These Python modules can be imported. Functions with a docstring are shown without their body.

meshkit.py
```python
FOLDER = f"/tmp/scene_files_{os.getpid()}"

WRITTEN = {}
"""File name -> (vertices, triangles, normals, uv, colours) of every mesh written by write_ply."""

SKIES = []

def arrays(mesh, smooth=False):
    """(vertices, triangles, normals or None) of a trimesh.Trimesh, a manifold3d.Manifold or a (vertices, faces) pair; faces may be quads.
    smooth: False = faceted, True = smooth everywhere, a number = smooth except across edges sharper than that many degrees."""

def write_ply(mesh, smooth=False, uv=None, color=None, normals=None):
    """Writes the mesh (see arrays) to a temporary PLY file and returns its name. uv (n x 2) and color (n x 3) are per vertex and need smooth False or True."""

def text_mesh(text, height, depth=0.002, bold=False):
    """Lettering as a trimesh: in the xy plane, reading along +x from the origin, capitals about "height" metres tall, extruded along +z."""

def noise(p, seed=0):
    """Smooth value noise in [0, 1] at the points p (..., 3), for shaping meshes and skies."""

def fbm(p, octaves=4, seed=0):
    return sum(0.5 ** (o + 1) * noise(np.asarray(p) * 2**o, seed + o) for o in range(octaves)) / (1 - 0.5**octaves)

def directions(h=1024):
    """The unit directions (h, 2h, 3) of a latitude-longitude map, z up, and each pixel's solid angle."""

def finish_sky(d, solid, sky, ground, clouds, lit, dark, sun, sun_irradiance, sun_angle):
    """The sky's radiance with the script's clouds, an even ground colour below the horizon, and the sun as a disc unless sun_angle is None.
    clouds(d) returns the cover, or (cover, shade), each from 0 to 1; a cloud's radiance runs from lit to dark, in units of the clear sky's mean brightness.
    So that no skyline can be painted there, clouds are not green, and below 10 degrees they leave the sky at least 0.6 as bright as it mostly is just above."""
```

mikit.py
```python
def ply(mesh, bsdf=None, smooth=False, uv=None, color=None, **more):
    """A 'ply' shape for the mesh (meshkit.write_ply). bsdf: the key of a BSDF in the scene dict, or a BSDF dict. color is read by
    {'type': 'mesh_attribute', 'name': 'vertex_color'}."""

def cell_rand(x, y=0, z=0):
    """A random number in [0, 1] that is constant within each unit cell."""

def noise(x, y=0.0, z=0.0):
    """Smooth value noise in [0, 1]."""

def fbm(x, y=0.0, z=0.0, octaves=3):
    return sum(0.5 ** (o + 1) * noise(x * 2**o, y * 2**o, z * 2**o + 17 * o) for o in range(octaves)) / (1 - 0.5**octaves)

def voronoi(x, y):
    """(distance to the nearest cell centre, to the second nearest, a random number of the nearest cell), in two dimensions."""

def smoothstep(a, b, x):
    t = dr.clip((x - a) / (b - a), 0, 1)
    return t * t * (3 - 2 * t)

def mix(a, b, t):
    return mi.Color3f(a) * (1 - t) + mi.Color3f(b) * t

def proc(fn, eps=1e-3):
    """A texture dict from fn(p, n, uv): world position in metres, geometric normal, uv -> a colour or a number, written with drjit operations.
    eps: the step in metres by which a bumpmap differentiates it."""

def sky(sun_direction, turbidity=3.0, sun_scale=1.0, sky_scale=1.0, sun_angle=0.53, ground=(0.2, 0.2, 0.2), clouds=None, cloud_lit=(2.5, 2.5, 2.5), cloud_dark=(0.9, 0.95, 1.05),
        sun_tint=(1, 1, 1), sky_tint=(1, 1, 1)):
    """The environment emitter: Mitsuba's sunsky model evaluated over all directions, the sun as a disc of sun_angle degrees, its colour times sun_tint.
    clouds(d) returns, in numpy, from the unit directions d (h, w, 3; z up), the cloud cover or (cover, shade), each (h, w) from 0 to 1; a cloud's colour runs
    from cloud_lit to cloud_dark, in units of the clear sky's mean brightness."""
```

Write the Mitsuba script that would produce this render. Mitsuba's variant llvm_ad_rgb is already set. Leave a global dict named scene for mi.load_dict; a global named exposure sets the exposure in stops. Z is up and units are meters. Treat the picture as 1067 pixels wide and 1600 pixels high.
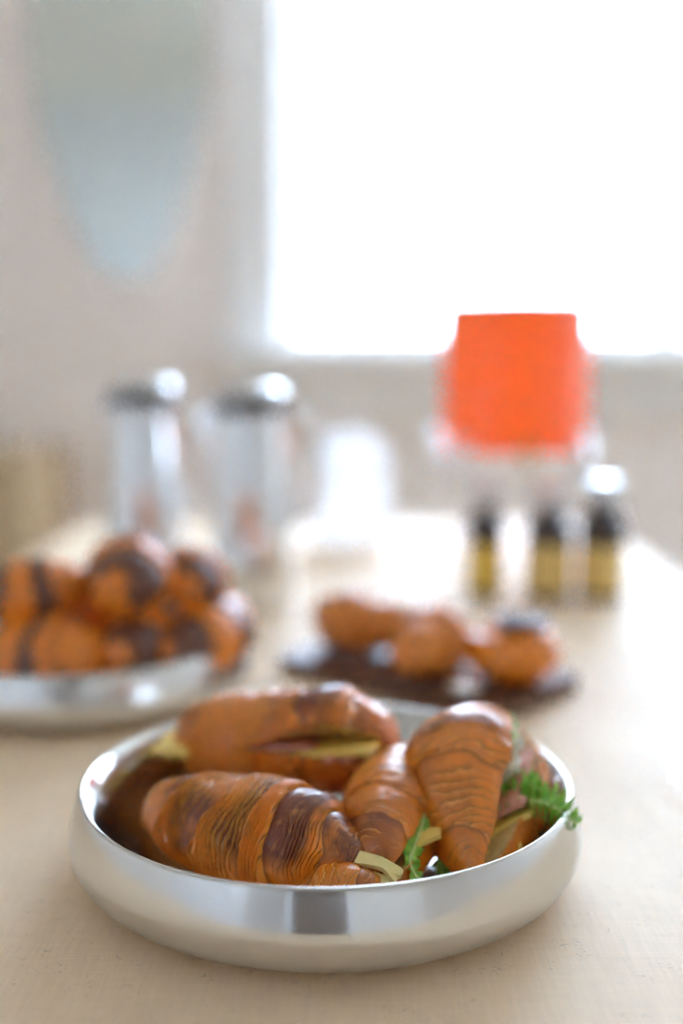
import math, numpy as np, trimesh, mitsuba as mi, mikit, meshkit
import drjit as dr
from meshkit import fbm, noise

# ------------------------------------------------------------------ camera, sky, exposure
T = mi.ScalarTransform4f
TZ = 0.74                                  # height of the laid table top
EYE = np.array([0.0, 0.0, TZ + 0.2895])
PITCH = math.atan(240 / 1740)
exposure = 1.66
scene, labels = {}, {}
scene['camera'] = {
    'type': 'thinlens', 'fov': math.degrees(2 * math.atan(533.5 / 1740)), 'fov_axis': 'x',
    'aperture_radius': 0.0126, 'focus_distance': 0.545, 'near_clip': 0.02, 'far_clip': 200.0,
    'to_world': T().look_at(origin=EYE.tolist(), target=(EYE + [0, math.cos(PITCH), -math.sin(PITCH)]).tolist(), up=[0, 0, 1]),
}
SKY = 28.0


def cloud_cover(d):
    n = fbm(d * [2.2, 2.2, 4.0], 4, seed=3)
    return np.clip(0.62 + 0.55 * n, 0, 1), np.clip(1.1 * (n - 0.45), 0, 1)


scene['sky'] = mikit.sky([0.3, -0.35, 0.9], turbidity=3.5, sun_scale=0.0, sky_scale=SKY, ground=(0.3, 0.3, 0.28),
                         clouds=cloud_cover, cloud_lit=(1.62, 2.12, 2.78), cloud_dark=(1.1, 1.5, 2.0))

# ------------------------------------------------------------------ materials


def rgb(*c):
    return {'type': 'rgb', 'value': list(c)}


def pr(color, rough=0.5, **k):
    c = color if isinstance(color, dict) else rgb(*color)
    return {'type': 'twosided', 'bsdf': {'type': 'principled', 'base_color': c, 'roughness': rough, **k}}


VC = {'type': 'mesh_attribute', 'name': 'vertex_color'}


def linen_color(p, n, uv):
    warp = mikit.fbm(p.x * 60, p.y * 900, p.z * 60, 3)
    weft = mikit.fbm(p.x * 900, p.y * 60, p.z * 300, 3)
    blot = mikit.fbm(p.x * 9, p.y * 9, p.z * 9, 3)
    fleck = mikit.smoothstep(0.80, 0.90, mikit.noise(p.x * 650 + 9, p.y * 1300, p.z * 300)) * mikit.smoothstep(0.5, 0.8, mikit.noise(p.x * 110, p.y * 170, 5))
    k = 0.86 + 0.13 * warp + 0.11 * weft + 0.06 * blot - 0.28 * fleck
    return mi.Color3f(0.85, 0.675, 0.49) * k


def linen_bump(p, n, uv):
    warp = mikit.fbm(p.x * 90, p.y * 1300, p.z * 90, 2)
    weft = mikit.fbm(p.x * 1300, p.y * 90, p.z * 1300, 2)
    s = mikit.smoothstep(0.12, 0.34, p.x)
    crease = mikit.noise(p.x * 75 + 2.0 * mikit.noise(p.x * 9, p.y * 14, 2), p.y * 7, 3)
    big = mikit.noise(p.x * 14, p.y * 9, 7)
    return 0.00022 * warp + 0.00022 * weft + 0.0016 * s * crease + 0.003 * big


def wall_bump(p, n, uv):
    return 0.0004 * mikit.fbm(p.x * 60, p.y * 60, p.z * 60, 3)


def board_color(p, n, uv):
    g = mikit.fbm((p.x + p.y) * 14, (p.x - p.y) * 160, p.z * 40, 4)
    return mikit.mix(mi.Color3f(0.055, 0.022, 0.013), mi.Color3f(0.12, 0.055, 0.03), g)


def oak_color(p, n, uv):
    g = mikit.fbm(p.x * 9, p.y * 40, p.z * 90, 4)
    return mikit.mix(mi.Color3f(0.42, 0.30, 0.17), mi.Color3f(0.56, 0.43, 0.27), g)


def floor_color(p, n, uv):
    g = mikit.fbm(p.x * 60, p.y * 5, 0, 4)
    t = mikit.cell_rand(dr.floor(p.x / 0.12), dr.floor(p.y / 1.1), 1)
    return mikit.mix(mi.Color3f(0.42, 0.32, 0.22), mi.Color3f(0.58, 0.46, 0.34), 0.6 * g + 0.4 * t)


scene['m_linen'] = {'type': 'bumpmap', 'arbitrary': mikit.proc(linen_bump, eps=2e-4), 'scale': 1.0,
                    'bsdf': pr(mikit.proc(linen_color), 0.52, specular=0.18)}
scene['m_wall'] = pr((0.92, 0.86, 0.83), 0.8, specular=0.2)
scene['m_wall_white'] = pr((0.89, 0.845, 0.79), 0.8, specular=0.2)
scene['m_ceiling'] = pr((0.88, 0.85, 0.79), 0.9, specular=0.1)
scene['m_trim'] = pr((0.92, 0.92, 0.93), 0.4)
scene['m_sill'] = pr((0.92, 0.915, 0.90), 0.3)
scene['m_floor'] = pr(mikit.proc(floor_color), 0.4)
scene['m_door'] = pr((0.20, 0.15, 0.115), 0.45)
scene['m_pane'] = {'type': 'thindielectric', 'int_ior': 1.5}
scene['m_steel'] = pr((0.635, 0.625, 0.605), 0.12, metallic=1.0)
scene['m_steel_satin'] = pr((0.69, 0.68, 0.66), 0.26, metallic=1.0)
scene['m_chrome'] = pr((0.80, 0.80, 0.80), 0.07, metallic=1.0)
scene['m_band'] = pr((0.10, 0.095, 0.09), 0.3, metallic=0.6)
scene['m_mirror'] = pr((0.68, 0.72, 0.695), 0.03, metallic=1.0)
scene['m_crust'] = pr(VC, 0.27, specular=0.40, clearcoat=1.0, clearcoat_gloss=0.93)
scene['m_crust_glazed'] = pr(VC, 0.26, specular=0.38, clearcoat=1.0, clearcoat_gloss=0.94)
scene['m_crumb'] = pr((0.74, 0.52, 0.25), 0.7)
scene['m_cheese'] = pr((0.86, 0.63, 0.17), 0.38, specular=0.4)
scene['m_cheese_pale'] = pr((0.93, 0.80, 0.36), 0.35, specular=0.4)
scene['m_egg'] = pr((0.86, 0.83, 0.76), 0.3)
scene['m_ham'] = pr((0.70, 0.33, 0.27), 0.4)
scene['m_leaf'] = pr(VC, 0.3, specular=0.6)
scene['m_board'] = pr(mikit.proc(board_color), 0.38)
scene['m_oak'] = pr(mikit.proc(oak_color), 0.5)
scene['m_juice'] = {'type': 'principledthin', 'base_color': rgb(0.96, 0.30, 0.05), 'roughness': 0.5, 'diff_trans': 1.25, 'spec_trans': 0.0}
scene['m_foam'] = {'type': 'principledthin', 'base_color': rgb(0.98, 0.62, 0.12), 'roughness': 0.5, 'diff_trans': 1.3, 'spec_trans': 0.0}
scene['m_clear'] = {'type': 'thindielectric', 'int_ior': 1.4}
scene['m_frosted'] = {'type': 'principledthin', 'base_color': rgb(0.97, 0.975, 0.98), 'roughness': 0.25, 'diff_trans': 1.8, 'spec_trans': 0.1}
scene['m_syrup'] = pr((0.018, 0.012, 0.014), 0.12, clearcoat=0.6)
scene['m_label'] = pr((0.66, 0.44, 0.07), 0.5)
scene['m_label_pale'] = pr((0.70, 0.50, 0.17), 0.5)
scene['m_cap'] = pr((0.70, 0.70, 0.71), 0.15, metallic=1.0)
scene['m_cap_dark'] = pr((0.06, 0.06, 0.065), 0.2)
scene['m_brass'] = pr((0.55, 0.36, 0.10), 0.3, metallic=1.0)
scene['m_tap'] = pr((0.05, 0.045, 0.04), 0.3)

# ------------------------------------------------------------------ helpers
used = {}


def name_key(name):
    n = used.get(name, 0)
    used[name] = n + 1
    return name if n == 0 else f'{name}_{n:03d}'


def thing(name, label, cat, group=None):
    k = name_key(name)
    labels[k] = {'label': label, 'category': cat, **({'group': group} if group else {})}
    return k


def part(parent, name, mesh, bsdf, smooth=30, color=None, label=None):
    k = name_key(f'{parent}__{name}')
    scene[k] = mikit.ply(mesh, bsdf, smooth=smooth, color=color)
    if label:
        labels[k] = {'label': label}
    return k


def struct(key, mesh, bsdf, smooth=False):
    scene[key] = mikit.ply(mesh, bsdf, smooth=smooth)
    if '__' not in key:
        labels[key] = {'kind': 'structure'}


def box(x0, x1, y0, y1, z0, z1, bevel=0.0):
    if bevel <= 0:
        m = trimesh.creation.box((x1 - x0, y1 - y0, z1 - z0))
        m.apply_translation(((x0 + x1) / 2, (y0 + y1) / 2, (z0 + z1) / 2))
        return m
    b = bevel
    pts = [[x, y, z] for x in (x0, x1) for y in (y0 + b, y1 - b) for z in (z0 + b, z1 - b)]
    pts += [[x, y, z] for x in (x0 + b, x1 - b) for y in (y0, y1) for z in (z0 + b, z1 - b)]
    pts += [[x, y, z] for x in (x0 + b, x1 - b) for y in (y0 + b, y1 - b) for z in (z0, z1)]
    return trimesh.Trimesh(pts).convex_hull


def cat(*m):
    return trimesh.util.concatenate(list(m))


def spline(pts, n):
    """Catmull-Rom through the points."""
    p = np.asarray(pts, float)
    p = np.vstack([2 * p[0] - p[1], p, 2 * p[-1] - p[-2]])
    out = []
    for i in range(1, len(p) - 2):
        t = np.linspace(0, 1, n, endpoint=False)[:, None]
        a, b, c, d = p[i - 1], p[i], p[i + 1], p[i + 2]
        out.append(0.5 * (2 * b + (c - a) * t + (2 * a - 5 * b + 4 * c - d) * t ** 2 + (3 * b - a - 3 * c + d) * t ** 3))
    return np.vstack(out + [p[-2:-1]])


def lathe(profile, sections=96, at=(0, 0, 0)):
    m = trimesh.creation.revolve(np.asarray(profile, float), sections=sections)
    m.apply_translation(at)
    return m


def tube(pts, r, sides=12, closed=False):
    p = np.asarray(pts, float)
    n = len(p)
    r = np.broadcast_to(r, (n,))
    t = np.gradient(p, axis=0) if not closed else np.roll(p, -1, 0) - np.roll(p, 1, 0)
    t /= np.linalg.norm(t, axis=1, keepdims=True) + 1e-12
    ref = np.array([0.12, 0.31, 0.94]) if abs(t[0, 2]) < 0.8 else np.array([1.0, 0.1, 0])
    a = np.cross(t, ref)
    a /= np.linalg.norm(a, axis=1, keepdims=True)
    b = np.cross(t, a)
    ang = np.arange(sides) * 2 * np.pi / sides
    v = p[:, None] + r[:, None, None] * (np.cos(ang)[None, :, None] * a[:, None] + np.sin(ang)[None, :, None] * b[:, None])
    f = []
    for i in range(n if closed else n - 1):
        j = (i + 1) % n
        for k in range(sides):
            q = (k + 1) % sides
            f += [[i * sides + k, j * sides + q, i * sides + q], [i * sides + k, j * sides + k, j * sides + q]]
    v = v.reshape(-1, 3)
    if not closed:
        v = np.vstack([v, p[:1], p[-1:]])
        c0, c1 = n * sides, n * sides + 1
        for k in range(sides):
            q = (k + 1) % sides
            f += [[c0, k, q], [c1, (n - 1) * sides + q, (n - 1) * sides + k]]
    return trimesh.Trimesh(v, f, process=False)


def grid_faces(nu, nv, wrap_v=False):
    i, j = np.meshgrid(np.arange(nu - 1), np.arange(nv if wrap_v else nv - 1), indexing='ij')
    i, j = i.ravel(), j.ravel()
    k = (j + 1) % nv
    a, b, c, d = i * nv + j, i * nv + k, (i + 1) * nv + k, (i + 1) * nv + j
    return np.vstack([np.stack([a, b, c], 1), np.stack([a, c, d], 1)])


def frame(A, B, roll=0.0):
    """Local axes of a long thing lying from A to B: x along it, z up turned by roll."""
    A, B = np.asarray(A, float), np.asarray(B, float)
    x = (B - A) / np.linalg.norm(B - A)
    z = np.array([0, 0, 1.0]) - x * x[2]
    z /= np.linalg.norm(z)
    y = np.cross(z, x)
    c, s = math.cos(math.radians(roll)), math.sin(math.radians(roll))
    return (A + B) / 2, np.stack([x, c * y - s * z, c * z + s * y])


def put(v, fr):
    return fr[0] + v @ fr[1]


# ------------------------------------------------------------------ croissants
GOLD, DEEP, PALE = np.array([0.70, 0.198, 0.007]), np.array([0.125, 0.020, 0.002]), np.array([0.80, 0.38, 0.08])
COCOA = np.array([0.085, 0.026, 0.010])


def sst(a, b, x):
    t = np.clip((x - a) / (b - a), 0, 1)
    return t * t * (3 - 2 * t)


def croissant(L, R, turns=4.2, seed=1, bend=0.012, tip=0.34, step=0.16, v0=-1.9, style='plain', skew=0.0, fine=1.0, squash=0.92, dark=0.5, tq=(2.1, 0.85), shift=0.0, lines=8.0, nip=0.0, glossy=0.0, up=90.0):
    """Returns a function (t, v) -> local points and colours of a rolled croissant of length L and girth radius R: t runs along it from -1 to 1, v around it."""
    def f(t, v, want_color=True):
        cv, sv = np.cos(v), np.sin(v)
        x = t * L / 2
        at = np.abs(t - shift) / (1 + np.sign(t - shift) * -shift)
        env = R * ((1 - np.clip(at, 0, 1) ** tq[0]) ** tq[1] * (1 - tip) + tip)
        env = np.where(t > shift, env * (1 - nip * sst(0.35, 1.0, at)), env)
        end = np.clip((1 - at) / 0.10, 0, 1)
        env = env * np.sqrt(np.clip(1 - (1 - end) ** 2, 0, 1))
        side = np.where(t > shift, 31.0, 0.0)
        q3 = np.stack([t * 3.0 + side, cv * 1.1 + 5, sv * 1.1 + 5], -1)
        wob = noise(q3 * 1.6, seed) - 0.5
        wob2 = noise(np.stack([t * 9 + side, cv * 2.6 + 9, sv * 2.6 + 9], -1), seed + 1) - 0.5
        irr = noise(np.stack([at * 4.5 + side, 0 * at, 0 * at], -1), seed + 21) - 0.5
        need = (at + 0.03 + 0.13 * irr) * turns * 2 * np.pi + 1.5 * wob + 0.55 * wob2 + np.where(t > shift, skew, -skew)
        need = np.maximum(need, 0)
        vv = (v - v0) % (2 * np.pi)
        k = np.ceil((need - vv) / (2 * np.pi))
        e = vv + 2 * np.pi * k - need
        phi = np.clip(e / (2 * np.pi), 0, 1)
        rise = sst(0.0, 0.035, phi)
        saw = rise * (1 - phi) ** 0.75 - 0.42
        belly = np.sin(np.pi * np.clip(phi, 0, 1) ** 0.7)
        amp = step * env * (0.6 + 0.8 * noise(np.stack([k * 7.3 + side, 0 * k, 0 * k], -1), seed + 3))
        # the torn edges of the thin sheets: lines along the roll that split and merge
        warp = 0.9 * (noise(np.stack([t * 7 + side, cv * 1.7, sv * 1.7], -1), seed + 5) - 0.5) + 0.25 * (noise(np.stack([t * 30, cv * 6, sv * 6], -1), seed + 6) - 0.5)
        ln = need / (2 * np.pi) * lines + 0.15 * vv + 1.7 * warp
        s1 = ln - np.floor(ln)
        flake = sst(0.0, 0.14, s1) * (1 - s1) ** 0.8
        idl = np.floor(ln)
        on = noise(np.stack([idl * 3.7 + side, cv * 1.5 + idl, sv * 1.5], -1), seed + 7)
        l2 = ln * 2.7 + 1.5 * warp
        s2 = l2 - np.floor(l2)
        on2 = noise(np.stack([np.floor(l2) * 2.3 + side, cv * 2.2, sv * 2.2 + 3], -1), seed + 14)
        zone = sst(1.0, 0.55, phi) * sst(0.22, 0.55, on + 0.22 * (1 - phi))
        zone2 = sst(0.9, 0.6, phi) * sst(0.45, 0.7, on2)
        tipf = sst(0.01, 0.14, 1 - at)
        zone, zone2 = zone * tipf, zone2 * tipf
        blis = fbm(np.stack([x * 150, env * cv * 150, env * sv * 150], -1), 3, seed + 8) - 0.5
        big = noise(np.stack([x * 45 + side, env * cv * 45, env * sv * 45], -1), seed + 9) - 0.5
        smooth_top = 1 - glossy * sst(0.74, 0.96, np.cos(v - math.radians(up)))       # the egg wash fills the relief along the top
        r = env * (1 + 0.10 * big) + amp * (0.85 * saw + 0.15 * belly) + fine * (0.0021 * zone * (flake - 0.35) + 0.0005 * zone2 * (sst(0, .2, s2) * (1 - s2) - .3) + 0.0009 * blis) * sst(0.0, 0.30, 1 - at) * smooth_top
        y, z = r * cv, r * sv * squash
        lo = -0.66 * R
        z = np.where(z < lo, lo + (z - lo) * 0.35, z)
        y = y + bend * (t * t) * (L / 0.13)
        pts = np.stack([x, y, z], -1)
        if not want_color:
            return pts, None
        if style == 'striped':
            band = ((k + (t > shift)) % 2)
            m = band * sst(0.18, 0.30, phi + 0.2 * blis)
            col = GOLD * 0.95 * (1 - m[..., None]) + COCOA * m[..., None]
            col = col * (0.8 + 0.5 * (blis[..., None] + 0.5))
            col = col * (1 - 0.35 * sst(0.8, 1.0, phi))[..., None]
        else:
            rnd = noise(np.stack([k * 5.1 + side, 0 * k + 3, 0 * k], -1), seed + 11)
            d = dark * sst(0.18, 0.55, phi) * (0.15 + 1.3 * sst(0.45, 0.85, rnd)) * sst(-0.5, 0.7, sv + 0.3 * big) + 0.75 * sst(-0.12, 0.42, big + 0.7 * blis) * dark
            d = np.clip(d + 0.45 * sst(0.10, 0.0, phi) * 0 + 0.25 * (noise(np.stack([x * 90, cv * 3, sv * 3], -1), seed + 12) - 0.5), 0, 1)
            col = GOLD * (1 - d[..., None]) + DEEP * d[..., None]
            pl = np.clip(zone * (0.85 * sst(0.28, 0.0, s1)) + 0.35 * zone2 * sst(0.4, 0.0, s2) + 0.28 * sst(0.05, 0.0, phi) + 0.4 * sst(0.1, 0.45, blis), 0, 0.85)
            col = col * (1 - pl[..., None]) + PALE * pl[..., None]
            crev = np.clip(0.9 * min(fine, 1) * zone * sst(0.6, 1.0, s1) + 0.6 * sst(0.9, 1.0, phi), 0, 0.8)
            col = col * (1 - crev[..., None]) + DEEP * 0.9 * crev[..., None]
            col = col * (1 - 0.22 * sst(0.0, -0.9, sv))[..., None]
        return pts, np.clip(col, 0.004, 0.95)
    return f


def t_axis(n, shift=0.0):
    s = np.linspace(-1, 1, n)
    return np.sign(s) * (1 - (1 - np.abs(s)) ** 1.25) * 0.9999


def whole(f, nt, nv):
    t, v = np.meshgrid(t_axis(nt), np.arange(nv) * 2 * np.pi / nv, indexing='ij')
    p, c = f(t, v)
    return trimesh.Trimesh(p.reshape(-1, 3), grid_faces(nt, nv, True), process=False), c.reshape(-1, 3)


def half(f, upper, nt, nv, cut=0.12, nc=14, seed=0, crumb=(0.76, 0.55, 0.27)):
    """One half of a croissant cut open lengthwise: its crust outside and its crumb on the cut."""
    a0, a1 = (cut, np.pi - cut) if upper else (np.pi - cut, 2 * np.pi + cut)
    t, v = np.meshgrid(t_axis(nt), np.linspace(a0, a1, nv), indexing='ij')
    p, c = f(t, v)
    s = np.linspace(0, 1, nc + 2)[1:-1][None, :, None]
    chord = p[:, -1:] * (1 - s) + p[:, :1] * s
    bump = (fbm(chord * 260, 3, seed + 40) - 0.5) * 0.0022 * np.sin(np.pi * s[..., 0])
    chord[..., 2] += bump
    tone = 0.75 + 0.5 * fbm(chord * 300, 2, seed + 41)[..., None]
    cc = np.clip(np.asarray(crumb) * tone, 0, 0.95)
    P, Cc = np.concatenate([p, chord], 1), np.concatenate([c, cc], 1)
    return trimesh.Trimesh(P.reshape(-1, 3), grid_faces(nt, nv + nc, True), process=False), Cc.reshape(-1, 3)


def hinge(v, y, z, deg, closed=0.0, L=0.14):
    """Opens an upper half about a line along x at (y, z); its -y edge lifts, less towards the end at -x where closed is 1."""
    an = np.radians(deg) * (1 - closed * sst(0.62, -0.25, v[:, 0] / (L / 2)))
    c, s = np.cos(an), np.sin(an)
    w = v.copy()
    dy, dz = v[:, 1] - y, v[:, 2] - z
    w[:, 1], w[:, 2] = y + c * dy + s * dz, z - s * dy + c * dz
    return w


def slab(path, side, thick, n_side=10, seed=0, ruffle=0.0, freq=90.0, edge=0.0):
    """A thin slice: path (n, 3) is one edge, side (n, 3) runs to the other edge; with thickness, waves and an uneven outer edge."""
    path, side = np.asarray(path, float), np.asarray(side, float)
    n = len(path)
    s = np.linspace(0, 1, n_side)
    e = 1 + edge * (noise(np.stack([np.arange(n) * 0.35, np.zeros(n), np.zeros(n)], 1), seed) - 0.5) * 2
    mid = path[:, None] + (side * e[:, None])[:, None] * s[None, :, None]
    nu = np.gradient(mid, axis=0)
    nvv = np.gradient(mid, axis=1)
    nn = np.cross(nu, nvv)
    nn /= np.linalg.norm(nn, axis=-1, keepdims=True) + 1e-12
    mid = mid + nn * (ruffle * (noise(mid * freq, seed + 2) - 0.5) * 2 * s[None, :] ** 0.7)[..., None]
    top, bot = mid + nn * thick / 2, mid - nn * thick / 2
    ring = np.concatenate([top, bot[:, ::-1]], 1)
    m = ring.shape[1]
    f = list(grid_faces(n, m, True))
    for i, flip in ((0, False), (n - 1, True)):
        for j in range(n_side - 1):
            q = [i * m + j, i * m + j + 1, i * m + m - 2 - j, i * m + m - 1 - j]
            tri = [[q[0], q[1], q[2]], [q[0], q[2], q[3]]]
            f += [t[::-1] for t in tri] if flip else tri
    return trimesh.Trimesh(ring.reshape(-1, 3), np.array(f), process=False)


LEAF, LEAF2, STEM = np.array([0.13, 0.36, 0.03]), np.array([0.36, 0.62, 0.09]), np.array([0.62, 0.72, 0.30])


def frilly_leaf(path, width, up, seed=0, teeth=13, n=140, nw=9, ruffle=0.5):
    """A curly salad leaf: a pale rib along the path and two toothed, ruffled blades."""
    rng = np.random.default_rng(seed)
    p = spline(path, 24)
    idx = np.linspace(0, len(p) - 1, n)
    p = np.stack([np.interp(idx, np.arange(len(p)), p[:, k]) for k in range(3)], 1)
    tan = np.gradient(p, axis=0)
    tan /= np.linalg.norm(tan, axis=1, keepdims=True)
    up = np.asarray(up, float)
    sd = np.cross(tan, up)
    sd /= np.linalg.norm(sd, axis=1, keepdims=True)
    nn = np.cross(sd, tan)
    s = np.linspace(0, 1, n)
    w = width * (0.25 + 0.75 * np.sin(np.pi * np.clip(s * 0.94 + 0.06, 0, 1)) ** 0.6)
    V, F, Cc, at = [], [], [], 0
    q = np.linspace(0, 1, nw)
    for sgn in (-1, 1):
        ph = s * teeth + rng.uniform(0, 1)
        saw = 0.55 + 0.5 * np.abs(np.sin(np.pi * ph)) ** 0.6 * (0.6 + 0.8 * noise(np.stack([np.floor(ph) * 1.7, 0 * ph, 0 * ph + sgn], 1), seed))
        lean = 0.35 * w
        g = p[:, None] + sgn * sd[:, None] * (w * saw)[:, None, None] * q[None, :, None] + tan[:, None] * (lean[:, None] * q[None] ** 1.5)[..., None]
        ruf = ruffle * w[:, None] * q[None] ** 1.2 * np.sin(2 * np.pi * (ph[:, None] * 0.8 + 0.25 * q[None]) + 6 * rng.uniform())
        g = g + nn[:, None] * (ruf + 0.25 * w[:, None] * q[None])[..., None]
        tone = noise(g * 400, seed + 2)
        col = LEAF * (1 - tone[..., None]) + LEAF2 * tone[..., None]
        pale = sst(0.35, 0.0, q)[None, :, None] * 0.7
        col = col * (1 - pale) + STEM * 0.7 * pale
        V.append(g.reshape(-1, 3)); Cc.append(col.reshape(-1, 3))
        F.append(grid_faces(n, nw) + at); at += n * nw
    st = tube(p[::3], np.linspace(0.0014, 0.0006, len(p[::3])), 7)
    V.append(st.vertices); F.append(st.faces + at); Cc.append(np.tile(STEM, (len(st.vertices), 1)))
    return trimesh.Trimesh(np.vstack(V), np.vstack(F), process=False), np.vstack(Cc)


def crust_part(parent, name, mesh, col, fr, bsdf='m_crust', label=None):
    mesh.vertices = put(np.array(mesh.vertices), fr)
    return part(parent, name, mesh, bsdf, smooth=True, color=col, label=label)


# ------------------------------------------------------------------ the room
X0, X1, Y0, Y1, ZC = -2.4, 2.3, -2.2, 3.2, 2.56
WX0, WX1, WZ0, WZ1 = -0.165, 2.02, TZ + 0.315, 2.42       # the window behind the table
TH = 0.22


def wall_with_hole(axis, pos, thick, lo, hi, holes):
    """A wall across [lo, hi] at pos, made of boxes around its openings (a0, a1, z0, z1)."""
    cuts = sorted({lo, hi, *[h[0] for h in holes], *[h[1] for h in holes]})
    out = []
    for a, b in zip(cuts[:-1], cuts[1:]):
        zs = [(0.0, ZC)]
        for h in holes:
            if h[0] <= a and b <= h[1]:
                zs = [(0.0, h[2]), (h[3], ZC)]
        for z0, z1 in zs:
            p, q = (pos, pos + thick) if thick > 0 else (pos + thick, pos)
            out.append(box(a, b, p, q, z0, z1) if axis == 'y' else box(p, q, a, b, z0, z1))
    return cat(*out)


struct('wall_front', wall_with_hole('y', Y1, TH, X0 - 0.2, X1 + 0.2, [(WX0, WX1, WZ0, WZ1)]), 'm_wall')
struct('wall_right', box(X1, X1 + 0.2, Y0, Y1, 0, ZC), 'm_wall_white')
struct('wall_left', box(X0 - 0.2, X0, Y0, Y1, 0, ZC), 'm_wall_white')
struct('wall_back', box(X0 - 0.2, X1 + 0.2, Y0 - 0.2, Y0, 0, ZC), 'm_wall_white')
struct('wall_corner', box(X0, -0.72, Y0, -0.62, 0, ZC), 'm_trim')      # the room is narrower on the viewer's left
labels['door_1'] = {'kind': 'structure'}
struct('door_1__leaf', box(-0.62, 0.42, Y0, Y0 + 0.04, 0.01, 2.36, 0.004), 'm_door')
struct('door_1__casing', cat(box(-0.72, -0.62, Y0, Y0 + 0.05, 0, 2.46), box(0.42, 0.52, Y0, Y0 + 0.05, 0, 2.46), box(-0.62, 0.42, Y0, Y0 + 0.05, 2.36, 2.46)), 'm_trim')
struct('door_1__handle', cat(tube([(0.34, Y0 + .04, 1.02), (0.34, Y0 + .09, 1.02), (0.22, Y0 + .095, 1.02)], .009, 12)), 'm_chrome', smooth=40)
struct('floor', box(X0 - 0.2, X1 + 0.2, Y0 - 0.2, Y1 + 0.2, -0.1, 0), 'm_floor')
struct('ceiling', box(X0 - 0.2, X1 + 0.2, Y0 - 0.2, Y1 + 0.2, ZC, ZC + 0.1), 'm_ceiling')


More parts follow.
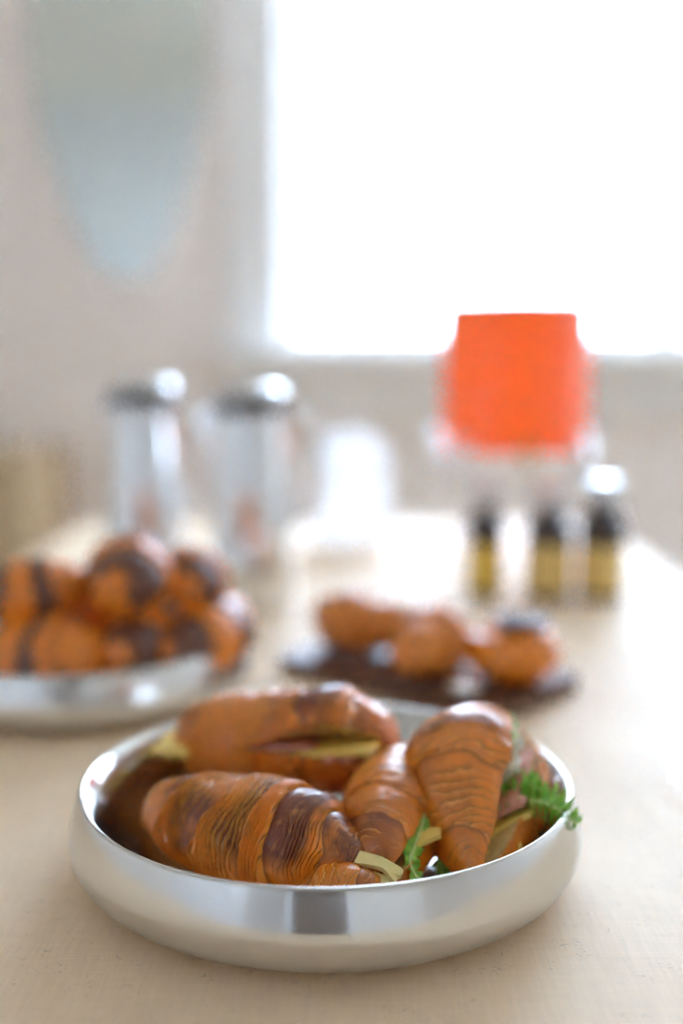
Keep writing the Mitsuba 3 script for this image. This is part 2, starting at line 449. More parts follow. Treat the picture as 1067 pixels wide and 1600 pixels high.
def window(n, axis, pos, depth, a0, a1, z0, z1, mullions=()):
    """A window: a sash frame with a pane in the outer half of the opening, a casing around it and a sill on the room side (face: -1 or 1)."""
    k = f'window_{n}'
    labels[k] = {'kind': 'structure'}

    def b(u0, u1, d0, d1, h0, h1, bevel=0.003):
        p, q = sorted((pos + d0 * depth, pos + d1 * depth))
        return box(u0, u1, p, q, h0, h1, bevel) if axis == 'y' else box(p, q, u0, u1, h0, h1, bevel)
    w = 0.045
    struct(f'{k}__frame', cat(b(a0, a0 + w, .55, .85, z0, z1), b(a1 - w, a1, .55, .85, z0, z1), b(a0, a1, .55, .85, z0, z0 + w), b(a0, a1, .55, .85, z1 - w, z1)), 'm_trim')
    edges = [a0 + w / 2, *mullions, a1 - w / 2]
    for q, m in enumerate(mullions):
        struct(f'{k}__mullion' + (f'_{q:03d}' if q else ''), b(m - .03, m + .03, .45, .9, z0 + w, z1 - w), 'm_trim')
    for q, (u0, u1) in enumerate(zip(edges[:-1], edges[1:])):
        struct(f'{k}__pane' + (f'_{q:03d}' if q else ''), b(u0 + .02, u1 - .02, .69, .695, z0 + w - .005, z1 - w + .005, 0), 'm_pane')
    e, c = 0.16, -0.10
    for q, m in enumerate((b(a0 - e, a0, c, 0, z0 - 0.02, z1 + e), b(a1, a1 + e, c, 0, z0 - 0.02, z1 + e), b(a0, a1, c, 0, z1, z1 + e))):
        struct(f'{k}__casing' + (f'_{q:03d}' if q else ''), m, 'm_trim')
    struct(f'{k}__sill', b(a0 - e - .02, a1 + e + .02, -0.75, 0.56, z0 - 0.04, z0, 0.006), 'm_sill')
    struct(f'{k}__apron', b(a0 - e, a1 + e, -0.30, 0.0, z0 - 0.19, z0 - 0.04, 0.004), 'm_sill')


window(1, 'y', Y1, TH, WX0, WX1, WZ0, WZ1, (0.955,))
struct('baseboard_front', box(X0, X1, Y1 - 0.015, Y1, 0, 0.09), 'm_trim')
struct('baseboard_left', box(X0, X0 + 0.015, Y0, Y1 - 0.015, 0, 0.09), 'm_trim')
struct('baseboard_right', box(X1 - 0.015, X1, Y0, Y1 - 0.015, 0, 0.09), 'm_trim')

# the mirror on the front wall, a tall drop with its narrow end down
mp = spline([(-0.60, 0.495), (-0.70, 0.56), (-0.80, 0.80), (-0.855, 1.05), (-0.84, 1.30), (-0.74, 1.52), (-0.60, 1.60), (-0.46, 1.52), (-0.37, 1.30), (-0.36, 1.05), (-0.41, 0.80), (-0.51, 0.56), (-0.60, 0.495)], 10)[:-1]
from shapely.geometry import Polygon
poly = Polygon(mp)
mk = thing('wall_mirror', 'tall drop-shaped mirror hanging on the wall left of the window', 'mirror')
bm = trimesh.creation.extrude_polygon(poly, 0.014, engine='earcut')
gm = trimesh.creation.extrude_polygon(poly.buffer(-0.006), 0.004, engine='earcut')
for m, y in ((bm, Y1 - 0.0005), (gm, Y1 - 0.0146)):
    v = np.array(m.vertices)
    m.vertices = np.stack([v[:, 0], y - v[:, 2], TZ + v[:, 1]], 1)
    m.invert()
part(mk, 'backing', bm, 'm_trim', smooth=False)
part(mk, 'mirror_glass', gm, 'm_mirror', smooth=False)

# a low wooden cabinet at the far left
ck = thing('sideboard', 'low tan wooden sideboard against the wall at the left edge', 'sideboard')
cx0, cx1, cy0, cy1, ch = -1.62, -0.78, 2.72, 3.17, TZ + 0.045
part(ck, 'carcass', cat(box(cx0, cx1, cy0 + .02, cy1, 0.10, ch - .025, .003)), 'm_oak')
part(ck, 'top', box(cx0 - .01, cx1 + .01, cy0, cy1 + .005, ch - .025, ch, .004), 'm_oak')
for q in range(2):
    xa = cx0 + q * 0.42
    d = part(ck, 'door', box(xa + .004, xa + .416, cy0 + .002, cy0 + .02, 0.11, ch - .03, .002), 'm_oak')
    part(d, 'knob', lathe([(0, 0), (.012, .002), (.014, .01), (.008, .018), (0, .02)], 24), 'm_tap')
    kk = list(scene)[-1]
    scene[kk]['to_world'] = T().translate([xa + (.38 if q == 0 else .04), cy0 + .002, ch - .22]).rotate([1, 0, 0], 90)
for sx in (cx0 + .05, cx1 - .05):
    for sy in (cy0 + .06, cy1 - .05):
        part(ck, 'leg', lathe([(0, 0), (.014, 0), (.022, .10), (0, .10)], 24, (sx, sy, 0)), 'm_oak')

# ------------------------------------------------------------------ the table and its cloth
TX, TY0, TY1 = 0.462, 0.27, 1.985


def outline(grow, n_arc=14, r=0.055):
    x, y0, y1 = TX, TY0, TY1
    pts = []
    for cx, cy, a in ((x - r, y1 - r, 0), (-x + r, y1 - r, 90), (-x + r, y0 + r, 180), (x - r, y0 + r, 270)):
        for q in range(n_arc):
            an = math.radians(a + 90 * q / (n_arc - 1))
            pts.append((cx + (r + grow) * math.cos(an), cy + (r + grow) * math.sin(an)))
    pts = np.array(pts)
    out = []
    for i in range(len(pts)):
        a, b = pts[i], pts[(i + 1) % len(pts)]
        m = max(1, int(np.linalg.norm(b - a) / 0.02))
        out += [a + (b - a) * q / m for q in range(m)]
    return np.array(out)


base = outline(0.0)
nrm = np.roll(base, -1, 0) - np.roll(base, 1, 0)
nrm = np.stack([nrm[:, 1], -nrm[:, 0]], 1)
nrm /= np.linalg.norm(nrm, axis=1, keepdims=True)
arc = np.cumsum(np.linalg.norm(np.roll(base, -1, 0) - base, axis=1))
prof = [(-0.03, 0), (-0.008, 0)] + [(-0.008 + 0.010 * math.sin(a), -0.010 + 0.010 * math.cos(a)) for a in np.linspace(0.25, 1.57, 6)] + [(0.003, -d) for d in np.linspace(0.03, 0.27, 14)]
rows = []
for dx, dz in prof:
    hang = max(0.0, -dz - 0.012)
    fold = hang * 0.16 * (np.sin(arc * 26) + 0.6 * np.sin(arc * 11 + 1.3) + 0.6)
    o = base + nrm * (dx + fold)[:, None]
    rows.append(np.column_stack([o, np.full(len(o), TZ + dz)]))
nr = len(base)
V = np.vstack(rows + [[[0, 1.05, TZ]]])
F = []
for i in range(len(rows) - 1):
    for j in range(nr):
        q = (j + 1) % nr
        F += [[i * nr + j, (i + 1) * nr + j, (i + 1) * nr + q], [i * nr + j, (i + 1) * nr + q, i * nr + q]]
F += [[len(V) - 1, j, (j + 1) % nr] for j in range(nr)]
scene['tablecloth'] = mikit.ply(trimesh.Trimesh(V, F, process=False), 'm_linen', smooth=40)
labels['tablecloth'] = {'label': 'off-white linen tablecloth covering the long table', 'category': 'tablecloth'}
tk = thing('dining_table', 'long dining table under the off-white linen cloth', 'table')
part(tk, 'tabletop', box(-TX + .006, TX - .006, TY0 + .006, TY1 - .006, TZ - .032, TZ - .0012, .004), 'm_oak')
for sx in (-TX + .07, TX - .07):
    for sy in (TY0 + .08, TY1 - .08):
        part(tk, 'leg', box(sx - .028, sx + .028, sy - .028, sy + .028, 0, TZ - .032, .004), 'm_oak')

# ------------------------------------------------------------------ the two steel bowls
bowl_prof = spline([(0, 0.0015), (0.08, 0.0012), (0.110, 0.0005), (0.1200, 0.0015), (0.1310, 0.0055), (0.1390, 0.0105), (0.1438, 0.017), (0.1452, 0.0240), (0.1446, 0.0305), (0.1433, 0.0370), (0.1417, 0.0435), (0.1400, 0.0490), (0.1384, 0.0510),
                    (0.1362, 0.0502), (0.1325, 0.0460), (0.126, 0.0370), (0.116, 0.0235), (0.103, 0.0120), (0.085, 0.0062), (0.05, 0.0042), (0, 0.0040)], 8)
bowl_prof[0, 0] = bowl_prof[-1, 0] = 0
BOWL = lathe(bowl_prof, 200)


def bowl(c, label, finish):
    k = name_key('bowl')
    scene[k] = mikit.ply(BOWL, finish, smooth=60, to_world=T().translate([c[0], c[1], TZ + 0.0004]))
    labels[k] = {'label': label, 'category': 'bowl', 'group': 'shallow steel bowls on the table'}
    return k


B1, B2 = np.array([-0.0088, 0.6158]), np.array([-0.226, 0.955])
bowl(B1, 'shallow brushed steel bowl in front, holding the filled croissants', 'm_steel')
bowl(B2, 'shallow brushed steel bowl at left behind, heaped with striped chocolate croissants', 'm_steel_satin')


def P(x, y, z):
    return np.array([x, y, TZ + z])


# ------------------------------------------------------------------ the four filled croissants in the front bowl
# 1: the one in front, lying along the near rim, cheese at its right tip
FILLED = 'filled croissants in the front bowl'
k1 = thing('croissant_sandwich', 'flaky croissant nearest the viewer in the front bowl, cheese fingers at its right tip', 'croissant', FILLED)
fr1 = frame(P(-0.109, 0.604, 0.037), P(0.010, 0.533, 0.036))
f1 = croissant(0.142, 0.0345, turns=2.3, seed=11, bend=0.004, tip=0.36, step=0.07, skew=0.5, dark=0.95, tq=(1.75, 0.92), squash=0.90, shift=0.24, lines=12.0, fine=1.35, nip=0.38, glossy=0.4)
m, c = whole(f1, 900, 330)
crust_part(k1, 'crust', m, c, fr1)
f1b = croissant(0.040, 0.0125, turns=1.0, seed=5, bend=0.0, tip=0.55, step=0.06, dark=0.3, fine=0.35, lines=5.0)
m, c = whole(f1b, 160, 110)
crust_part(k1, 'lower_tip', m, c, frame(P(-0.013, 0.5300, 0.0275), P(0.013, 0.5190, 0.0290)), label='rounded end of the lower half')
ups = np.array([0, 0, 1.0])
sdv = fr1[1][1]


def cheese_finger(p0, p1, w0, w1, th, seed):
    pts = spline([p0, (p0 + p1) / 2 + ups * 0.0016, p1], 8)
    s = np.linspace(0, 1, len(pts))
    w = (w0 * (1 - s) + w1 * s) * np.where(s > 0.93, 1 - 3.0 * (s - 0.93), 1)
    dirn = (p1 - p0) / np.linalg.norm(p1 - p0)
    wd = np.cross(dirn, np.array([0.25, -0.55, 0.79]))
    wd /= np.linalg.norm(wd)
    return slab(pts - wd * w[:, None] / 2, wd * w[:, None], th, 7, seed, 0.0003)


a = P(0.008, 0.5315, 0.0400)
part(k1, 'cheese', cat(cheese_finger(a, P(0.0300, 0.5225, 0.0360), 0.0080, 0.0042, 0.0034, 2),
                       cheese_finger(a + [0.010, -.004, -.001], P(0.0268, 0.5205, 0.0332), 0.0045, 0.0028, 0.003, 3)), 'm_cheese_pale', smooth=35)
part(k1, 'cheese', cheese_finger(P(0.008, 0.529, 0.0325), P(0.0300, 0.5190, 0.0290), 0.0068, 0.0028, 0.0036, 4), 'm_cheese_pale', smooth=35)
pth = np.array([put(np.array([[x, 0.004, 0.006]]), fr1)[0] for x in np.linspace(0.012, 0.052, 24)])
part(k1, 'ham', slab(pth, np.tile(sdv * 0.030 + ups * 0.002, (24, 1)), 0.0022, 12, 6, 0.002, 120, 0.1), 'm_ham', smooth=40)


def sandwich(key, L, R, A, B, roll, open_deg, seed, res=(560, 210), hinge_y=0.95, closed=0.0, **kw):
    fr = frame(A, B, roll)
    f = croissant(L, R, seed=seed, **kw)
    m, c = half(f, False, *res, cut=0.0, seed=seed)
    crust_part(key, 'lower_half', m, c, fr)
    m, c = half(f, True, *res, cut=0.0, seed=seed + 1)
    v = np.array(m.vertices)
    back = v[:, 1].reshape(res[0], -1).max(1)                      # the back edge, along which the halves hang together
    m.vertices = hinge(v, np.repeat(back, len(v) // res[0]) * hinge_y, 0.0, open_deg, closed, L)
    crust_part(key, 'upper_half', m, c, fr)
    return fr


def L2W(fr, pts):
    return put(np.asarray(pts, float), fr)


# 2: the one lying behind it, open towards the viewer
k2 = thing('croissant_sandwich', 'open ham and cheese croissant lying crosswise at the back of the front bowl', 'croissant', FILLED)
fr2 = sandwich(k2, 0.146, 0.0335, P(-0.103, 0.692, 0.049), P(0.028, 0.640, 0.053), 12, 19, seed=23, turns=2.2, bend=0.006, tip=0.46, step=0.11, dark=0.55, tq=(2.6, 0.8), closed=1.0, hinge_y=0.98, glossy=0.6, up=112, fine=0.8)
xs = np.linspace(-0.012, 0.058, 40)
part(k2, 'ham', slab(L2W(fr2, np.stack([xs, 0.012 + 0 * xs, 0.001 + 0.002 * np.sin(xs * 90)], 1)), np.tile(fr2[1][1] * -0.040 + fr2[1][2] * 0.001, (40, 1)), 0.0026, 14, 3, 0.0022, 90, 0.12), 'm_ham', smooth=40)
xs = np.linspace(0.022, 0.068, 30)
part(k2, 'cheese', slab(L2W(fr2, np.stack([xs, 0.010 + 0 * xs, 0.003 + 0.16 * (xs - .022)], 1)), np.tile(fr2[1][1] * -0.040 + fr2[1][2] * -0.004, (30, 1)), 0.0035, 12, 4, 0.001, 60, 0.06), 'm_cheese', smooth=40)
xs = np.linspace(-0.076, -0.050, 20)
part(k2, 'cheese', slab(L2W(fr2, np.stack([xs, 0.004 + 0 * xs, 0.004 + 0 * xs], 1)), np.tile(fr2[1][1] * -0.034 + fr2[1][2] * -0.012, (20, 1)), 0.003, 12, 5, 0.001, 60, 0.06), 'm_cheese', smooth=40)

# 3: the one in the middle, pointing at the viewer, open to the right
k3 = thing('croissant_sandwich', 'croissant with cheese and a green leaf, wedged in the middle of the front bowl', 'croissant', FILLED)
fr3 = sandwich(k3, 0.130, 0.0265, P(0.0165, 0.530, 0.029), P(0.045, 0.662, 0.040), 14, 16, seed=37, turns=2.2, bend=-0.002, tip=0.42, step=0.10, dark=0.45, fine=0.6, glossy=0.7, up=110)
xs = np.linspace(-0.035, 0.045, 30)
part(k3, 'ham', slab(L2W(fr3, np.stack([xs, 0.008 + 0 * xs, 0.002 + 0 * xs], 1)), np.tile(fr3[1][1] * -0.034, (30, 1)), 0.0025, 12, 8, 0.002, 90, 0.12), 'm_ham', smooth=40)
xs = np.linspace(-0.002, 0.045, 26)
part(k3, 'cheese', slab(L2W(fr3, np.stack([xs, 0.008 + 0 * xs, 0.006 + 0 * xs], 1)), np.tile(fr3[1][1] * -0.036 + fr3[1][2] * 0.003, (26, 1)), 0.003, 12, 9, 0.0012, 60, 0.08), 'm_cheese', smooth=40)
xs = np.linspace(-0.030, -0.012, 16)
part(k3, 'cheese', slab(L2W(fr3, np.stack([xs, -0.004 + 0 * xs, 0.000 + 0 * xs], 1)), np.linspace(1, 0.55, 16)[:, None] * (fr3[1][1] * -0.036 + fr3[1][2] * -0.002), 0.003, 12, 10, 0.001, 60, 0.04), 'm_cheese', smooth=40)
part(k3, 'cheese', slab(np.linspace(P(0.028, 0.562, 0.040), P(0.032, 0.546, 0.037), 16), np.linspace([0.024, -0.006, 0.005], [0.019, 0.002, 0.007], 16), 0.0026, 12, 20, 0.001, 60, 0.04), 'm_cheese', smooth=40)
m, c = frilly_leaf([P(0.046, 0.602, 0.046), P(0.050, 0.587, 0.037), P(0.053, 0.573, 0.025), P(0.054, 0.562, 0.015)], 0.0065, (0.2, -0.8, 0.5), seed=14, teeth=11)
part(k3, 'lettuce', m, 'm_leaf', smooth=True, color=c)
m, c = frilly_leaf([P(0.045, 0.575, 0.050), P(0.043, 0.562, 0.047), P(0.039, 0.549, 0.041), P(0.035, 0.539, 0.034), P(0.041, 0.531, 0.026)], 0.0052, (0.4, -0.8, 0.5), seed=4, teeth=11)
part(k3, 'lettuce', m, 'm_leaf', smooth=True, color=c)

# 4: the one at the right, tipped on its side, its cut side to the right
k4 = thing('croissant_sandwich', 'croissant at the right of the front bowl, filled with ham, cheese and curly lettuce', 'croissant', FILLED)
fr4 = sandwich(k4, 0.150, 0.0385, P(0.066, 0.533, 0.026), P(0.092, 0.672, 0.060), 29, 20, seed=53, turns=2.2, bend=-0.003, tip=0.09, step=0.10, dark=0.45, tq=(1.65, 1.0), shift=0.14, fine=0.55, glossy=0.85, up=122)
xs = np.linspace(-0.032, 0.026, 30)
part(k4, 'ham', slab(L2W(fr4, np.stack([xs, 0.005 + 0 * xs, 0.004 + 0 * xs], 1)), np.tile(fr4[1][1] * -0.037 + fr4[1][2] * 0.003, (30, 1)), 0.003, 12, 12, 0.003, 70, 0.12), 'm_ham', smooth=40)
xs = np.linspace(-0.012, 0.020, 26)
part(k4, 'egg', slab(L2W(fr4, np.stack([xs, 0.002 + 0 * xs, 0.011 + 0 * xs], 1)), np.tile(fr4[1][1] * -0.034 + fr4[1][2] * 0.004, (26, 1)), 0.004, 12, 13, 0.002, 60, 0.1), 'm_egg', smooth=40)
part(k4, 'cheese', slab(np.linspace(P(0.072, 0.560, 0.036), P(0.082, 0.575, 0.042), 20), np.linspace(P(0.028, 0.004, 0.013) - P(0, 0, 0), P(0.032, 0.020, 0.012) - P(0, 0, 0), 20), 0.0035, 14, 14, 0.0012, 60, 0.05), 'm_cheese', smooth=40)
part(k4, 'cheese', slab(np.linspace(P(0.074, 0.552, 0.034), P(0.094, 0.556, 0.038), 20), np.tile([0.004, -0.006, -0.020], (20, 1)), 0.003, 12, 15, 0.001, 60, 0.05), 'm_cheese', smooth=40)
m, c = frilly_leaf([P(0.078, 0.583, 0.044), P(0.090, 0.577, 0.050), P(0.103, 0.573, 0.053), P(0.114, 0.568, 0.0515), P(0.1245, 0.560, 0.046)], 0.0095, (0.0, -0.45, 0.9), seed=7, teeth=15, ruffle=0.9, n=220)
part(k4, 'lettuce', m, 'm_leaf', smooth=True, color=c)
m, c = frilly_leaf([P(0.080, 0.592, 0.052), P(0.090, 0.588, 0.057), P(0.100, 0.583, 0.059), P(0.110, 0.578, 0.057)], 0.007, (0.1, -0.6, 0.8), seed=17, teeth=15, ruffle=0.8)
part(k4, 'lettuce', m, 'm_leaf', smooth=True, color=c)
m, c = frilly_leaf([P(0.082, 0.570, 0.042), P(0.088, 0.590, 0.058), P(0.094, 0.612, 0.071), P(0.101, 0.640, 0.080)], 0.0065, (0.7, -0.5, 0.4), seed=9, teeth=12)
part(k4, 'lettuce', m, 'm_leaf', smooth=True, color=c)

# ------------------------------------------------------------------ chocolate-striped croissants in the second bowl
stripe_spots = [   # A, B, length, girth, roll, seed, label
    ((-0.282, 0.898, 0.046), (-0.205, 0.872, 0.046), 0.112, 0.039, 0, 61, 'two-tone croissant lying front and centre in the left bowl, a dark stripe across it'),
    ((-0.168, 0.866, 0.047), (-0.165, 0.962, 0.050), 0.112, 0.036, 0, 62, 'two-tone croissant in the left bowl pointing at the viewer, right of the front one'),
    ((-0.128, 0.885, 0.049), (-0.097, 0.962, 0.060), 0.120, 0.032, 0, 63, 'two-tone croissant at the right end of the left bowl, its tip over the rim'),
    ((-0.338, 0.905, 0.052), (-0.300, 0.890, 0.048), 0.075, 0.031, 0, 64, 'dark striped croissant low at the left edge of the photo, in the left bowl'),
    ((-0.288, 0.902, 0.093), (-0.226, 0.920, 0.099), 0.092, 0.029, 0, 65, 'small glossy dark-topped croissant on the left of the heap in the left bowl'),
    ((-0.172, 0.886, 0.105), (-0.184, 0.960, 0.107), 0.098, 0.036, 0, 66, 'striped croissant on the very top of the heap in the left bowl'),
    ((-0.122, 0.930, 0.097), (-0.140, 0.985, 0.098), 0.092, 0.029, 0, 67, 'striped croissant just behind the topmost one, to its right'),
    ((-0.262, 0.985, 0.052), (-0.180, 1.030, 0.052), 0.118, 0.040, 0, 68, 'striped croissant at the bottom of the left bowl, behind the others'),
    ((-0.346, 0.938, 0.092), (-0.312, 0.925, 0.092), 0.080, 0.029, 0, 69, 'striped croissant half out of the photo at its left edge, on the left bowl'),
]
for A, B, L, R, roll, seed, lab in stripe_spots:
    f = croissant(L, R, turns=1.35, seed=seed, bend=0.006, tip=0.40, step=0.19, style='striped', fine=0.3, glossy=0.6)
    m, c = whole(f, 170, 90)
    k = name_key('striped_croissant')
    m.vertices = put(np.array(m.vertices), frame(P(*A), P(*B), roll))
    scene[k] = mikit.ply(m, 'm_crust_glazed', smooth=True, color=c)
    labels[k] = {'label': lab, 'category': 'croissant', 'group': 'striped chocolate croissants in the left bowl'}

# ------------------------------------------------------------------ the board with three pastries
bd = np.array([0.735, -0.678]); be = np.array([0.678, 0.735])
o = np.array([-0.062, 1.015])
from shapely.geometry import LineString
bp = Polygon([o, o + bd * 0.245, o + bd * 0.245 + be * 0.14, o + be * 0.14]).buffer(-0.012).buffer(0.012)
m = trimesh.creation.extrude_polygon(bp, 0.014, engine='earcut')
m.apply_translation((0, 0, TZ + 0.0004))
scene['serving_board'] = mikit.ply(m, 'm_board', smooth=30)
labels['serving_board'] = {'label': 'dark wooden serving board with pastries behind the front bowl', 'category': 'board'}
for A, B, L, R, seed, lab in [
    ((-0.016, 1.060, 0.040), (0.044, 1.005, 0.042), 0.115, 0.030, 71, 'golden croissant at the left end of the dark serving board'),
    ((0.070, 0.920, 0.040), (0.093, 1.010, 0.042), 0.120, 0.030, 72, 'golden croissant in the middle of the dark serving board')]:
    f = croissant(L, R, turns=1.8, seed=seed, bend=0.014, tip=0.30, step=0.34, fine=0.5, dark=0.5, glossy=0.5)
    m, c = whole(f, 240, 120)
    k = name_key('butter_croissant')
    m.vertices = put(np.array(m.vertices), frame(P(*A), P(*B), 0))
    scene[k] = mikit.ply(m, 'm_crust_glazed', smooth=True, color=c)
    labels[k] = {'label': lab, 'category': 'croissant', 'group': 'croissants on the serving board'}
# a coiled bun with a dark chocolate top
bk = thing('chocolate_bun', 'round golden bun with a dark chocolate top at the right end of the board', 'bun')
nt, nv = 90, 120
th, ph = np.meshgrid(np.linspace(0.001, math.pi - .001, nt), np.arange(nv) * 2 * math.pi / nv, indexing='ij')
coil = 0.0018 * np.sin(3 * ph * 0 + th * 9 + ph) + 0.0015 * (noise(np.stack([np.cos(ph) * 2 + 4, np.sin(ph) * 2 + 4, th * 3], -1), 4) - .5)
rr = 0.040 + coil * np.sin(th)
v = np.stack([rr * np.sin(th) * np.cos(ph), rr * np.sin(th) * np.sin(ph), 0.026 * np.sign(np.cos(th)) * np.abs(np.cos(th)) ** 0.8 + coil], -1).reshape(-1, 3)
tone = fbm(v * 120, 3, 6)
c = GOLD * (0.75 + 0.5 * tone)[:, None]
part(bk, 'crust', trimesh.Trimesh(v + P(0.148, 0.935, 0.0405), grid_faces(nt, nv, True)[:, ::-1], process=False), 'm_crust_glazed', smooth=True, color=np.clip(c, 0, 1))
top = [(0, 0.0045)] + [(r, 0.0045 - 0.0035 * (r / 0.026) ** 2) for r in np.linspace(0.003, 0.022, 8)] + [(0.0235, 0.000), (0.0225, -0.003), (0.0, -0.004)]
m = lathe(top, 60)
v = np.array(m.vertices)
an = np.arctan2(v[:, 1], v[:, 0])
v[:, :2] *= (1 + 0.16 * np.sin(3 * an + 1) + 0.08 * np.sin(5 * an))[:, None]
v[:, 2] += 0.0012 * np.sin(an * 2 + np.hypot(v[:, 0], v[:, 1]) * 500)
m.vertices = v + P(0.152, 0.934, 0.0655)
part(bk, 'chocolate_topping', m, pr((0.03, 0.013, 0.010), 0.25), smooth=40, label='dark chocolate topping')
# a small steel spoon lying on the board
sk = thing('spoon', 'small shiny steel spoon on the board in front of the bun', 'spoon')
nt, nv = 24, 36
th, ph = np.meshgrid(np.linspace(0, math.pi, nt), np.arange(nv) * 2 * math.pi / nv, indexing='ij')
v = np.stack([0.015 * np.sin(th) * np.cos(ph), 0.019 * np.sin(th) * np.sin(ph), 0.0055 * np.cos(th)], -1).reshape(-1, 3)
part(sk, 'spoon_bowl', trimesh.Trimesh(v + P(0.101, 0.893, 0.0212), grid_faces(nt, nv, True)[:, ::-1], process=False), 'm_chrome', smooth=True)
part(sk, 'handle', tube(spline([P(0.104, 0.903, 0.021), P(0.106, 0.925, 0.022), P(0.110, 0.950, 0.019), P(0.122, 1.00, 0.0165)], 8), 0.0019, 10), 'm_chrome')

# ------------------------------------------------------------------ two steel coffee jugs


def jug(x, y, h, label, rot):
    k = thing('coffee_jug', label, 'jug', 'steel coffee jugs on the table')
    body = spline([(0, 0.001), (0.045, 0.001), (0.0495, 0.004), (0.0500, 0.012), (0.0490, 0.07), (0.0460, 0.14), (0.0420, 0.20), (0.0395, h - 0.036)], 8)
    body = np.vstack([body, [[0.0, h - 0.034]]])
    body[0, 0] = 0
    part(k, 'body', lathe(body, 96, (x, y, TZ)), 'm_chrome', smooth=40)
    part(k, 'collar', lathe([(0, h - .0355), (.0402, h - .0355), (.0412, h - .033), (.0412, h - .020), (.0398, h - .0175), (0, h - .0175)], 72, (x, y, TZ)), 'm_band', smooth=30)
    part(k, 'lid', lathe(np.vstack([[(0, h - .0172), (.039, h - .0172)], spline([(.040, h - .016), (.038, h - .009), (.027, h - .004), (0.0, h - 0.002)], 5)]), 72, (x, y, TZ)), 'm_chrome', smooth=40)
    ca, sa = math.cos(rot), math.sin(rot)
    hp = spline([(0.039, h - 0.045), (0.062, h - 0.043), (0.077, h - 0.060), (0.080, h - 0.10), (0.074, h - 0.15), (0.047, h - 0.165)], 10)
    part(k, 'handle', tube(np.stack([x + hp[:, 0] * ca, y + hp[:, 0] * sa, TZ + hp[:, 1]], 1), 0.0055, 14), 'm_chrome', smooth=40)
    sp = np.array([[0.037, h - 0.058], [0.048, h - 0.040], [0.056, h - 0.026]])
    part(k, 'spout', tube(np.stack([x - sp[:, 0] * ca, y - sp[:, 0] * sa, TZ + sp[:, 1]], 1), [0.010, 0.008, 0.006], 16), 'm_chrome', smooth=40)


jug(-0.246, 1.385, 0.268, 'tapered polished steel coffee jug behind the striped croissants, left of the pair', -0.2)
jug(-0.105, 1.315, 0.262, 'tapered polished steel coffee jug standing right of the pair, nearer the window', -0.15)

# ------------------------------------------------------------------ frosted white jar
jk = thing('white_jar', 'rounded frosted white jar glowing in front of the window sill, right of the jugs', 'jar')
part(jk, 'body', lathe([(0, .002), (.052, .002), (.060, .006), (.063, .02), (.064, .09), (.060, .108), (0.056, .112), (0, .112)], 72, (0.013, 1.73, TZ)), 'm_frosted', smooth=35)
part(jk, 'lid', lathe(np.vstack([[(0, .1125), (.058, .1125)], spline([(.060, .115), (.058, .140), (.046, .164), (.024, .178), (0, .181)], 8)]), 72, (0.013, 1.73, TZ)), 'm_frosted', smooth=50)

# ------------------------------------------------------------------ three dark bottles with yellow labels


def bottle(x, y, label, s=1.0, cap='m_cap', lab='m_label', rot=0.0, r=0.029):
    k = thing('sauce_bottle', label, 'bottle', 'dark bottles with yellow labels')
    H = 0.100 * s
    part(k, 'body', lathe(spline([(0, .001), (r * .86, .001), (r, .005), (r, .02), (r, H * .84), (r * .93, H * .93), (r * .66, H), (r * .5, H + .012), (0, H + .013)], 6) * [1, 1], 64, (x, y, TZ)), 'm_syrup', smooth=40)
    z0, z1 = 0.010, 0.067
    part(k, 'label', lathe([(r + .0002, z0), (r + .0007, z0), (r + .0007, z1), (r + .0002, z1)], 64, (x, y, TZ)), lab, smooth=30, label='yellow paper label')
    part(k, 'cap', lathe([(0, H + .0135), (r * .70, H + .0135), (r * .76, H + .016), (r * .76, H + .036), (r * .68, H + .040), (0, H + .0415)], 48, (x, y, TZ)), cap, smooth=30)


bottle(0.176, 1.345, 'slim dark bottle with a yellow label, leftmost of three by the juice dispenser', 1.0, lab='m_label', r=0.0225)
bottle(0.253, 1.340, 'dark bottle with a pale yellow label, middle of three before the juice dispenser', 0.96, 'm_cap', 'm_label_pale')
bottle(0.316, 1.335, 'dark bottle with a yellow label and a bright cap, rightmost of three', 1.05, lab='m_label_pale', r=0.028)

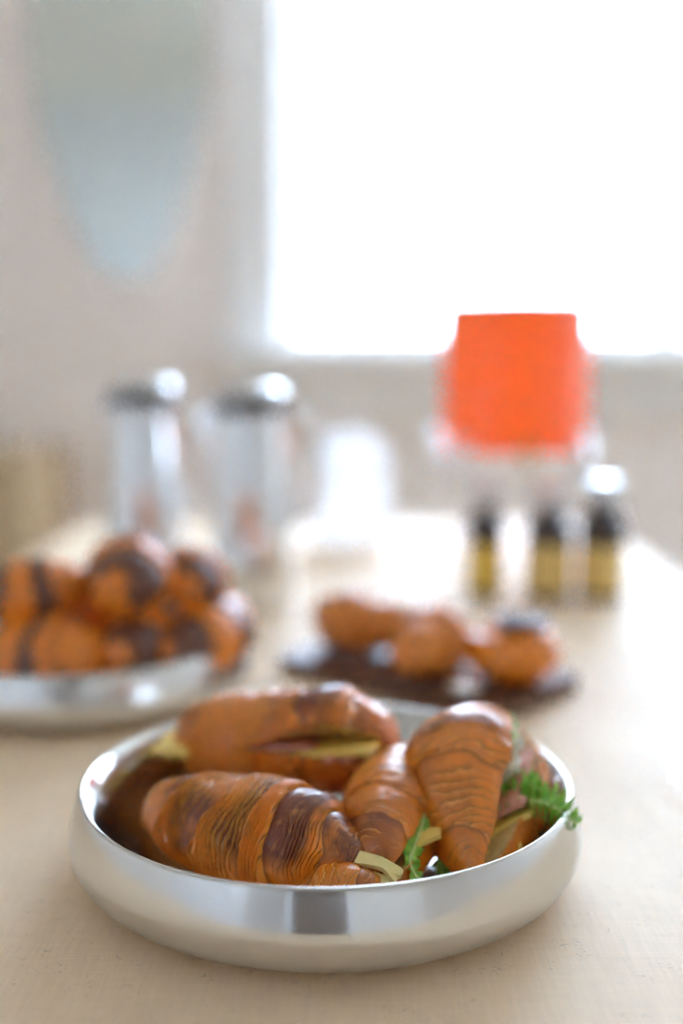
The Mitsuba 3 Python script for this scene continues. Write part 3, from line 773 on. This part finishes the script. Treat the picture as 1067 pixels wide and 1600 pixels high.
# ------------------------------------------------------------------ juice dispenser on a chrome stand
dk = thing('juice_dispenser', 'clear drink dispenser full of orange juice on a chrome stand before the window', 'dispenser')
DX, DY, DR = 0.264, 1.70, 0.112
zb, zj, zt = 0.148, 0.372, 0.435
part(dk, 'container', lathe([(0, zb), (DR * .93, zb), (DR, zb + .008), (DR, zt)], 96, (DX, DY, TZ)), 'm_clear', smooth=40, label='clear container')
part(dk, 'lid', lathe([(0, zt + .0005), (DR + .004, zt + .0005), (DR + .004, zt + .012), (DR * .9, zt + .02), (.02, zt + .026), (.016, zt + .04), (0, zt + .042)], 72, (DX, DY, TZ)), 'm_chrome', smooth=30)
jr = DR - .002
part(dk, 'juice', lathe([(0, zb + .002), (jr * .92, zb + .002), (jr, zb + .010), (jr, zj - .008), (jr, zj), (0, zj)], 96, (DX, DY, TZ)), 'm_juice', smooth=40, label='orange juice')
ang = np.linspace(0, 2 * np.pi, 72, endpoint=False)
part(dk, 'stand_ring', cat(tube(np.stack([DX + (DR + .004) * np.cos(ang), DY + (DR + .004) * np.sin(ang), np.full(72, TZ + .150)], 1), .0048, 10, True),
                           tube(np.stack([DX + .07 * np.cos(ang), DY + .07 * np.sin(ang), np.full(72, TZ + .1425)], 1), .0048, 10, True)), 'm_chrome')
for a in (0.32, math.pi - 0.32, math.pi + 0.75, -0.75):
    ca, sa = math.cos(a), math.sin(a)
    lg = spline([(DR + .004, .172), (DR + .008, .150), (DR + .006, .08), (DR + .014, .0062)], 8)
    part(dk, 'leg', cat(tube(np.stack([DX + lg[:, 0] * ca, DY + lg[:, 0] * sa, TZ + lg[:, 1]], 1), .0058, 12),
                        lathe(spline([(0, -.004), (.012, -.004), (.017, -.002), (.017, .003), (.011, .0055), (0, .0065)], 4), 32, (DX + (DR + .004) * ca, DY + (DR + .004) * sa, TZ + .172))), 'm_chrome', smooth=40)
tp = part(dk, 'tap', cat(tube([(DX, DY - DR + .004, TZ + .163), (DX, DY - DR - .026, TZ + .163)], .008, 16), tube([(DX, DY - DR - .024, TZ + .168), (DX, DY - DR - .025, TZ + .138)], .0065, 16)), 'm_brass', smooth=40, label='brass tap')
